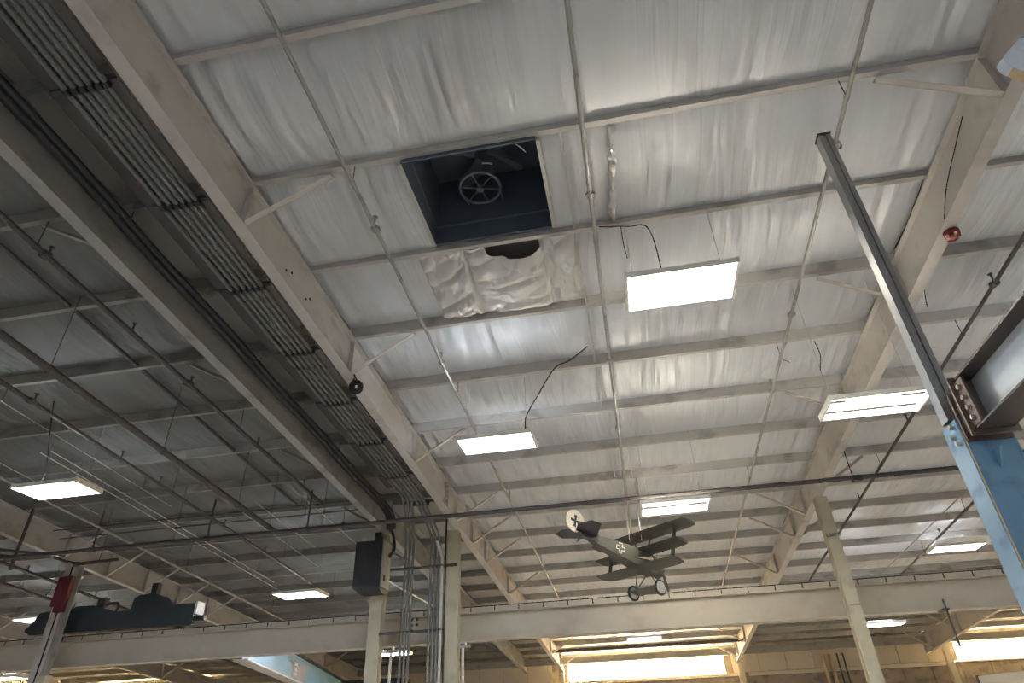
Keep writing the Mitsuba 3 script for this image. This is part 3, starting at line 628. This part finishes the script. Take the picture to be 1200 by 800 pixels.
# round black device under the cream beam, red strobe
t = thing('round_ceiling_device', 'round black device with a bright dot, hung under the cream roof beam', 'camera')
c = V(-3.72, 7.75, 6.32)
dview = V(.42, -.85, -.33); dview /= np.linalg.norm(dview)
part(t, 'body', disc(c, dview, .105, .10, 28), 'black_metal', True)
part(t, 'ring', tube([c + dview * .055 + .085 * (math.cos(a) * np.cross(dview, V(0, 0, 1)) + math.sin(a) * np.cross(dview, np.cross(dview, V(0, 0, 1)))) for a in np.linspace(0, 6.2832, 30)], .014, 8, False), 'cable_black', True)
part(t, 'centre_cap', disc(c + dview * .06, dview, .018, .02, 14), 'lamp_white', label='bright centre dot')
part(t, 'back_can', disc(c - dview * .14, dview, .07, .2, 20), 'black_metal', True)
part(t, 'yoke', cat_([bar(c + V(-.05, 0, .06), c + V(-.06, .02, .24), .02, .02), bar(c + V(.0, .02, .1), c + V(-.06, .02, .24), .015, .015)]), 'black_metal')
t = thing('alarm_strobe', 'small dark red alarm strobe under the flange of the right roof beam', 'alarm')
c = V(4.17, 6.38, zr(6.38, 6.98 - H) - .03)
part(t, 'base', disc(c, (0, 0, 1), .085, .05, 22), 'strobe_red', True)
part(t, 'dome', disc(c - V(0, 0, .045), (0, 0, 1), [.075, .05], .04, 22), 'strobe_red', True)
for dx, dy in ((-.07, -.02), (0, -.06), (.065, .0)): part(t, 'lens', disc(c + V(dx, dy, -.05), (0, 0, 1), .018, .03, 10), 'lamp_white')

# ------------------------------------------------------------------ galvanised post, blue column and pale blue beam
t = thing('galvanised_post', 'square galvanised steel post rising from the blue column to the roof', 'post')
px0, px1, py0, py1 = 2.61, 2.73, 5.12, 5.24
for nm, m in (('side', box(px0, px0 + .004, py0, py1, 3.72, 7.18)), ('side', box(px1 - .004, px1, py0, py1, 3.72, 7.18)), ('back', box(px0, px1, py1 - .004, py1, 3.72, 7.18)),
              ('front', box(px0, px0 + .045, py0, py0 + .004, 3.72, 7.18)), ('front', box(px1 - .045, px1, py0, py0 + .004, 3.72, 7.18)), ('groove', box(px0 + .045, px1 - .045, py0 + .012, py0 + .016, 3.72, 7.18))):
    part(t, nm, m, 'galvanised')
part(t, 'top_clamp', box(px0 - .008, px1 + .008, py0 - .008, py1 + .008, 7.16, 7.185), 'black_metal')
part(t, 'pipe_clip', disc((2.76, 5.2, 7.03), (1, 0, 0), .03, .12, 10), 'black_metal')
t = thing('blue_column', 'blue painted steel column at the right edge carrying the pale blue beam', 'column')
bx0, bx1, by0, by1, bz = 2.625, 2.985, 5.06, 5.30, 3.70
part(t, 'flange', box(bx0, bx0 + .016, by0, by1, .03, bz), 'column_blue')
part(t, 'flange', box(bx1 - .016, bx1, by0, by1, .03, bz + .2), 'column_blue')
part(t, 'web', box(bx0, bx1, by0 + .005, by0 + .02, .03, bz), 'column_blue')
part(t, 'base_plate', box(bx0 - .08, bx1 + .08, by0 - .1, by1 + .1, 0, .03), 'column_blue')
part(t, 'edge_weld', tube([(bx0 + .012, by0 + .002, .03), (bx0 + .012, by0 + .002, bz - .1)], .008, 6), 'gold_worn')
part(t, 'gusset', trimesh.convex.convex_hull(np.array([[x, y, z] for x in (2.79, 2.805) for y, z in ((5.06, 3.42), (4.95, 3.42), (5.06, 3.28))])), 'column_blue')
t = thing('pale_blue_beam', 'pale blue steel beam running off the blue column toward the upper right', 'beam')
bX, z0, z1, ye = 2.80, 3.54, 3.965, 4.92
part(t, 'top_flange', box(bX - .135, bX + .135, -2.0, ye, z1 - .016, z1), 'dark_steel', label='dark top flange')
part(t, 'bottom_flange', box(bX - .135, bX + .135, -2.0, ye, z0, z0 + .016), 'dark_steel', label='dark bottom flange')
part(t, 'web', box(bX - .006, bX + .006, -2.0, ye, z0 + .016, z1 - .016), 'beam_pale_blue')
t = thing('bolted_end_plate', 'brown steel connection plates with bright bolts joining the blue column and beam', 'bracket')
part(t, 'plate', box(2.63, 2.97, ye, ye + .02, 3.50, 3.99), 'plate_brown')
part(t, 'plate', box(2.64, 2.96, 5.03, 5.055, 3.50, 3.90), 'plate_brown')
part(t, 'spacer', box(2.66, 2.94, ye + .02, 5.03, 3.56, 3.86), 'dark_steel')
part(t, 'angle', box(2.665, 2.685, ye - .12, ye, 3.56, 3.94), 'plate_brown')
for i in range(4):
    part(t, 'bolt', disc((2.66, ye - .06, 3.62 + .085 * i), (1, 0, 0), .020, .04, 6), 'bolt_zinc')
    part(t, 'bolt', disc((2.72, ye - .008, 3.62 + .085 * i), (0, 1, 0), .020, .035, 6), 'bolt_zinc')
for i in range(3): part(t, 'bolt', disc((2.615, 5.12 + .05 * (i % 2), 3.66 - .07 * i), (1, 0, 0), .022, .05, 6), 'bolt_zinc')
# pale plate with rounded end at the upper right, on a bracket to the beam
from shapely.geometry import Polygon, box as sbox, Point
t = thing('rounded_pale_plate', 'pale blue rounded steel plate with a worn gold edge at the upper right corner', 'bracket')
pl = sbox(-.20, -.20, .20, .20).buffer(-.07).buffer(.07)
ax_, ay_ = V(.70, .16, -.70), V(.66, .22, .72)
ax_ /= np.linalg.norm(ax_); ay_ -= ax_ * (ay_ @ ax_); ay_ /= np.linalg.norm(ay_); an_ = np.cross(ax_, ay_)
PC = V(2.40, 2.45, 4.44)
part(t, 'plate', place(extrude(pl.simplify(.002), .05), PC, ax_, ay_, an_), 'beam_pale_blue')
part(t, 'worn_edge', bar(PC + ax_ * -.13 - ay_ * .201 + an_ * .025, PC + ax_ * .14 - ay_ * .201 + an_ * .025, .046, .006, an_), 'gold_worn', label='worn gold edge')
part(t, 'arm', cat_([box(2.74, 2.82, 2.46, 2.56, 3.965, 4.5), box(2.5, 2.82, 2.46, 2.56, 4.42, 4.5)]), 'dark_steel')

# beige boom at lower right, hanging rod
t = thing('beige_boom', 'beige box boom with a dark end at the lower right corner', 'crane boom')
d0, d1 = V(5.02, 12.0, 2.26), V(6.3, 10.2, 2.26)
part(t, 'boom', bar(d0, d1, .28, .24, (0, 0, 1)), 'girder_paint')
part(t, 'end_cap', bar(d0 - (d1 - d0) * .012, d0, .30, .26, (0, 0, 1)), 'dark_steel', label='dark end cap')
part(t, 'post', box(6.1, 6.35, 10.1, 10.4, 0, 2.16), 'girder_paint')
t = thing('hanging_rod', 'thin dark rod hanging near the right edge below the girder', 'rod')
part(t, 'rod', tube([(5.85, 14.4, 3.9), (5.80, 14.3, 3.05)], .02, 8), 'pipe_dark')
part(t, 'hook', box(5.80, 5.90, 14.38, 14.70, 3.705, 3.74), 'pipe_dark')

# ------------------------------------------------------------------ far end: pipes and columns at the wall
for i, (x, l) in enumerate([(-3.95, 'cream column at the far wall left of the bright window'), (4.25, 'cream column at the far wall right of the bright window'), (13.0, 'cream column at the far wall beside the right bright window')]):
    hcol(l, x, 33.6, .03, 5.1, .25, .25, 'wall_panel', 'wall_column')
for i, x in enumerate((7.95, 8.25)):
    single('wall_pipe', tube([(x, 33.85, 0), (x, 33.85, 5.05)], .08, 12), 'copper_pipe', ['left of two tan pipes on the far wall', 'right of two tan pipes on the far wall'][i], 'pipe', smooth=True)
for i, x in enumerate((8.55, 8.8)):
    single('wall_conduit', tube([(x, 33.85, 0), (x, 33.85, 5.05)], .035, 8), 'pipe_dark', ['left thin dark conduit beside the tan wall pipes', 'right thin dark conduit beside the tan wall pipes'][i], 'conduit')
single('far_crossing_pipe', tube([(-4.1, 30.0, 5.36), (4.3, 30.0, 5.36)], .06, 10), 'pipe_dark', 'dark pipe crossing the yellow lit bay below the girder', 'pipe')
single('far_fascia_beam', box(XL + .5, XR - .5, 32.9, 33.1, 5.16, 5.44), 'steel_grey', 'grey-brown eave beam along the top of the far wall', 'beam')
t = thing('far_equipment', 'dark machine with pale blue lit panels far behind the left column', 'machine')
part(t, 'body', box(-13.6, -10.2, 29.0, 30.0, 0, 4.6), 'black_metal')
for xx in (-12.6, -11.8): part(t, 'panel', box(xx, xx + .4, 28.97, 29.0, 3.9, 4.3), 'crane_blue', label='pale blue panel')

# ------------------------------------------------------------------ loose wires
def wire(pts, label, r=.006, m='cable_black'):
    single('loose_wire', tube(curve(pts, 10), r, 6), m, label, 'wire')
wire([(-.25, 8.6, zr(8.6, -.02)), (-.55, 8.62, zr(8.6, -.22)), (-.80, 8.66, zr(8.66, -.30)), (-1.15, 9.1, 6.55), (-1.42, 9.45, 6.35), (-1.44, 9.45, 6.03)], 'black power cord drooping to the cool white light left of the middle pipe', .010)
wire([(.15, 6.05, zr(6.1, -.03)), (.5, 6.1, zr(6.1, -.05)), (.75, 6.05, zr(6.1, -.2)), (.8, 6.0, 6.13)], 'thin cord arching to the nearest warm light', .007)
wire([(.42, 6.12, zr(6.1, 0)), (.43, 6.3, zr(6.3, -.15)), (.45, 6.35, zr(6.3, -.35))], 'short wire hanging below the purlin left of the nearest warm light')
wire([(3.35, 9.3, zr(9.3, .02)), (3.42, 9.45, zr(9.4, -.15)), (3.45, 9.75, zr(9.75, -.25))], 'dark wire scrap hanging above the warm light with separate tubes')
wire([(4.6, 7.9, zr(7.9, .0)), (4.55, 8.05, zr(8, -.2)), (4.62, 8.3, zr(8.3, -.3))], 'dark wire scrap hanging right of the right roof beam')
wire([(2.95, 9.2, zr(9.2, .05)), (2.8, 9.4, zr(9.3, -.12)), (2.95, 9.5, zr(9.5, -.2))], 'thin wire loop hanging beside the pipe with the galvanised post')
wire([(4.12 - .02, 5.2, zr(5.2, -.1)), (4.08, 5.9, zr(5.9, -.35)), (4.09, 6.25, zr(6.2, -.55))], 'thin wire looping down the web of the right roof beam')
wire([(-9.6, 8.2, zr(8.2, 0)), (-9.62, 8.4, 6.5), (-9.75, 8.7, 6.0), (-9.9, 8.8, 5.76)], 'black cord dropping to the light at the left edge', .009)
for i, X in enumerate((-.12, .36, .52)):
    single('roof_strut', bar(V(X, row(7 + i) - .06, zr(row(7 + i), .06)), V(X + .0, row(8 + i) - .06, zr(row(8 + i), .06)), .035, .03), 'conduit_white' if i == 0 else 'pipe_grey', ['pale bridging strut between purlins left of the middle pipe', 'grey bridging strut between purlins right of the middle pipe', 'grey bridging strut between purlins above the warm light with two bands'][i], 'strut')
for i, k in enumerate((3, 4, 5, 6)):
    single('roof_strut', bar(V(-.16, row(k - 1) - .06, zr(row(k - 1), .05)), V(-.16, row(k) - .06, zr(row(k), .05)), .03, .03), 'purlin_paint', ['pale bridging strut right of the roof fan', 'pale bridging strut right of the sagging insulation', 'pale bridging strut one purlin beyond the sagging insulation', 'pale bridging strut above the drooping power cord'][i], 'strut')

# ------------------------------------------------------------------ model triplane
t = thing('model_triplane', 'large dark model triplane with a white cross-marked rudder, hung from the roof', 'model airplane')
O = V(.06, 12.2, 4.60)
fu, rv = V(.696, .681, -.228), V(.692, -.721, -.04)
fu /= np.linalg.norm(fu); rv = rv - fu * (rv @ fu); rv /= np.linalg.norm(rv)
uw = np.cross(rv, fu)
S = .355
def P3(f, r, u): return O + S * (f * fu + r * rv + u * uw)
def hull(pts): return trimesh.convex.convex_hull(np.array([P3(*p) for p in pts]))
# fuselage: nose at f=1.7, tail at f=-3.9
def sect(f, hw, z0, z1): return [(f, -hw, z0), (f, hw, z0), (f, -hw, z1), (f, hw, z1)]
secs = [sect(1.3, .42, -.48, .38), sect(.2, .42, -.46, .42), sect(-1.2, .34, -.36, .36), sect(-3.6, .06, -.08, .14)]
for i in range(3):
    part(t, 'fuselage', hull(secs[i] + secs[i + 1]), 'plane_olive')
part(t, 'cowl', hull([(1.3, .48 * math.cos(a), .48 * math.sin(a) - .03) for a in np.linspace(0, 6.28, 20)] + [(1.75, .46 * math.cos(a), .46 * math.sin(a) - .03) for a in np.linspace(0, 6.28, 20)] + [(1.88, .3 * math.cos(a), .3 * math.sin(a)) for a in np.linspace(0, 6.28, 14)]), 'plane_olive')
part(t, 'cockpit_rim', hull([(-.35 + .3 * math.cos(a), .26 * math.sin(a), .47) for a in np.linspace(0, 6.28, 16)] + [(-.35 + .3 * math.cos(a), .26 * math.sin(a), .38) for a in np.linspace(0, 6.28, 16)]), 'plane_white')
def wing(f, u, half, chord, kind='wing'):
    prof = [(-.5, -.01), (-.25, -.045), (.2, -.05), (.46, -.02), (.5, .01), (.38, .06), (.05, .075), (-.3, .035)]
    v, fc = [], []
    rs = np.concatenate([[-half, -half * .985], np.linspace(-half * .96, half * .96, 15), [half * .985, half]])
    for r in rs:
        e = abs(r) / half; c = chord * (1 if e < .9 else 1 - .22 * ((e - .9) / .1) ** 2)
        for a, b in prof: v.append(P3(f + (a + .5) * c - .5 * chord, r, u + b * chord))
    n = len(prof)
    for i in range(len(rs) - 1):
        for j in range(n):
            k = (j + 1) % n; fc += [[i * n + j, i * n + k, (i + 1) * n + k], [i * n + j, (i + 1) * n + k, (i + 1) * n + j]]
    for i in (0, len(rs) - 1):
        for j in range(1, n - 1): fc.append([i * n, i * n + j, i * n + j + 1])
    m = trimesh.Trimesh(v, fc, process=False); m.fix_normals(); part(t, kind, m, 'plane_olive')
wing(.35, 1.30, 3.55, 1.1); wing(.35, .42, 3.1, 1.05); wing(.35, -.48, 2.85, 1.05)
for s in (-1, 1):
    part(t, 'wing_strut', bar(P3(.4, s * 2.35, -.46), P3(.4, s * 2.4, 1.3), .075, .02, fu), 'plane_olive')
    part(t, 'wing_strut', bar(P3(.5, s * .4, .45), P3(.5, s * .62, 1.28), .03, .015, fu), 'plane_olive')
    part(t, 'gun', tube([P3(.1, s * .14, .55), P3(1.1, s * .14, .55)], .014, 8), 'black_metal')
    part(t, 'stabilizer', hull([(f, s * r, u) for u in (.10, .135) for f, r in ((-2.6, .05), (-3.55, 1.55), (-4.1, 1.5), (-4.25, .6), (-3.9, .05))]), 'plane_black', label='black tailplane')
    part(t, 'wing_white_edge', bar(P3(-.02, s * 2.0, -.42), P3(.0, s * 2.75, -.42), .03, .004, fu), 'plane_white')
part(t, 'tail_strip', hull([(-3.9, .08, .05), (-3.9, -.08, .05), (-2.6, .2, -.20), (-2.6, -.2, -.20), (-2.6, .2, .26), (-2.6, -.2, .26), (-3.9, .0, .16)]), 'plane_black')
rud = [(-4.02 + .56 * math.cos(a), .5 + .56 * math.sin(a)) for a in np.linspace(0, 6.28, 28)]
rudder = part(t, 'rudder', hull([(f, s, u) for f, u in rud for s in (-.025, .025)]), 'plane_white', label='white round rudder')
for s in (-1, 1):
    for a, b in (((-4.3, .5), (-3.74, .5)), ((-4.02, .2), (-4.02, .80))):
        d = V(*b, 0)[:2] - V(*a, 0)[:2]
        n_ = V(-d[1], d[0], 0)[:2] / np.linalg.norm(d)
        mid = (V(*a, 0)[:2] + V(*b, 0)[:2]) / 2
        for e0, e1 in ((a, mid), (b, mid)):
            e0, e1 = np.array(e0), np.array(e1)
            q = [e0 + n_ * .085, e0 - n_ * .085, e1 - n_ * .04, e1 + n_ * .04]
            part(rudder, 'cross_arm', hull([(p[0], s * w, p[1]) for p in q for w in (.026, .036)]), 'black_metal')
    for a in (0, 1):                                  # white outlined cross on the fuselage side
        for k in (-1, 1):
            L = .26
            c0 = V(-1.25, 0, .0)
            for q0, q1 in ((( -L, k * .09), (-.09, k * .09)), ((L, k * .09), (.09, k * .09)), ((k * L, -.09), (k * L, .09))):
                A, B = (q0, q1) if a == 0 else (q0[::-1], q1[::-1])
                hw = .345
                part(t + '__fuselage_001', 'cross_outline', bar(P3(c0[0] + A[0], s * hw, A[1] + .02), P3(c0[0] + B[0], s * hw, B[1] + .02), .012, .010, uw), 'plane_white')
    part(t, 'side_flash', hull([(-.1, s * .425, -.1), (.8, s * .425, .30), (.95, s * .425, .12), (-.1, s * .435, -.1), (.8, s * .435, .3), (.95, s * .435, .12)]), 'plane_white', label='white triangular flash')
for s in (-1, 1):
    c = P3(.95, s * .98, -1.35)
    wh = part(t, 'wheel', disc(c, rv, .112, .04, 28), 'plane_wheel', True, label='pale spoked wheel disc')
    part(wh, 'tyre', tube([c + .116 * (math.cos(a) * fu + math.sin(a) * uw) for a in np.linspace(0, 6.2832, 33)], .024, 8, False), 'black_metal', True)
    for f in (.6, 1.2): part(t, 'gear_strut', tube([P3(f, s * .4, -.46), P3(.95, s * .85, -1.33)], .010, 6), 'plane_olive')
part(t, 'axle_fairing', hull([(.50, -.92, -1.40), (.50, .92, -1.40), (1.35, -.92, -1.37), (1.35, .92, -1.37), (.9, -.92, -1.25), (.9, .92, -1.25)]), 'plane_olive')
for k in range(2): part(t, 'propeller', bar(P3(1.95, 0, 0), P3(1.95, (1 - 2 * k) * .55, (1 - 2 * k) * -1.15), .05, .012, rv), 'plane_olive')
part(t, 'skid', bar(P3(-3.5, 0, -.1), P3(-3.75, 0, -.5), .02, .02), 'plane_black')
for xa in (.02, .24): part(t, 'hanging_cord', tube([(xa, 12.0, zr(12, 0)), (xa, 12.2, 4.9)], .006, 6), 'conduit_white')
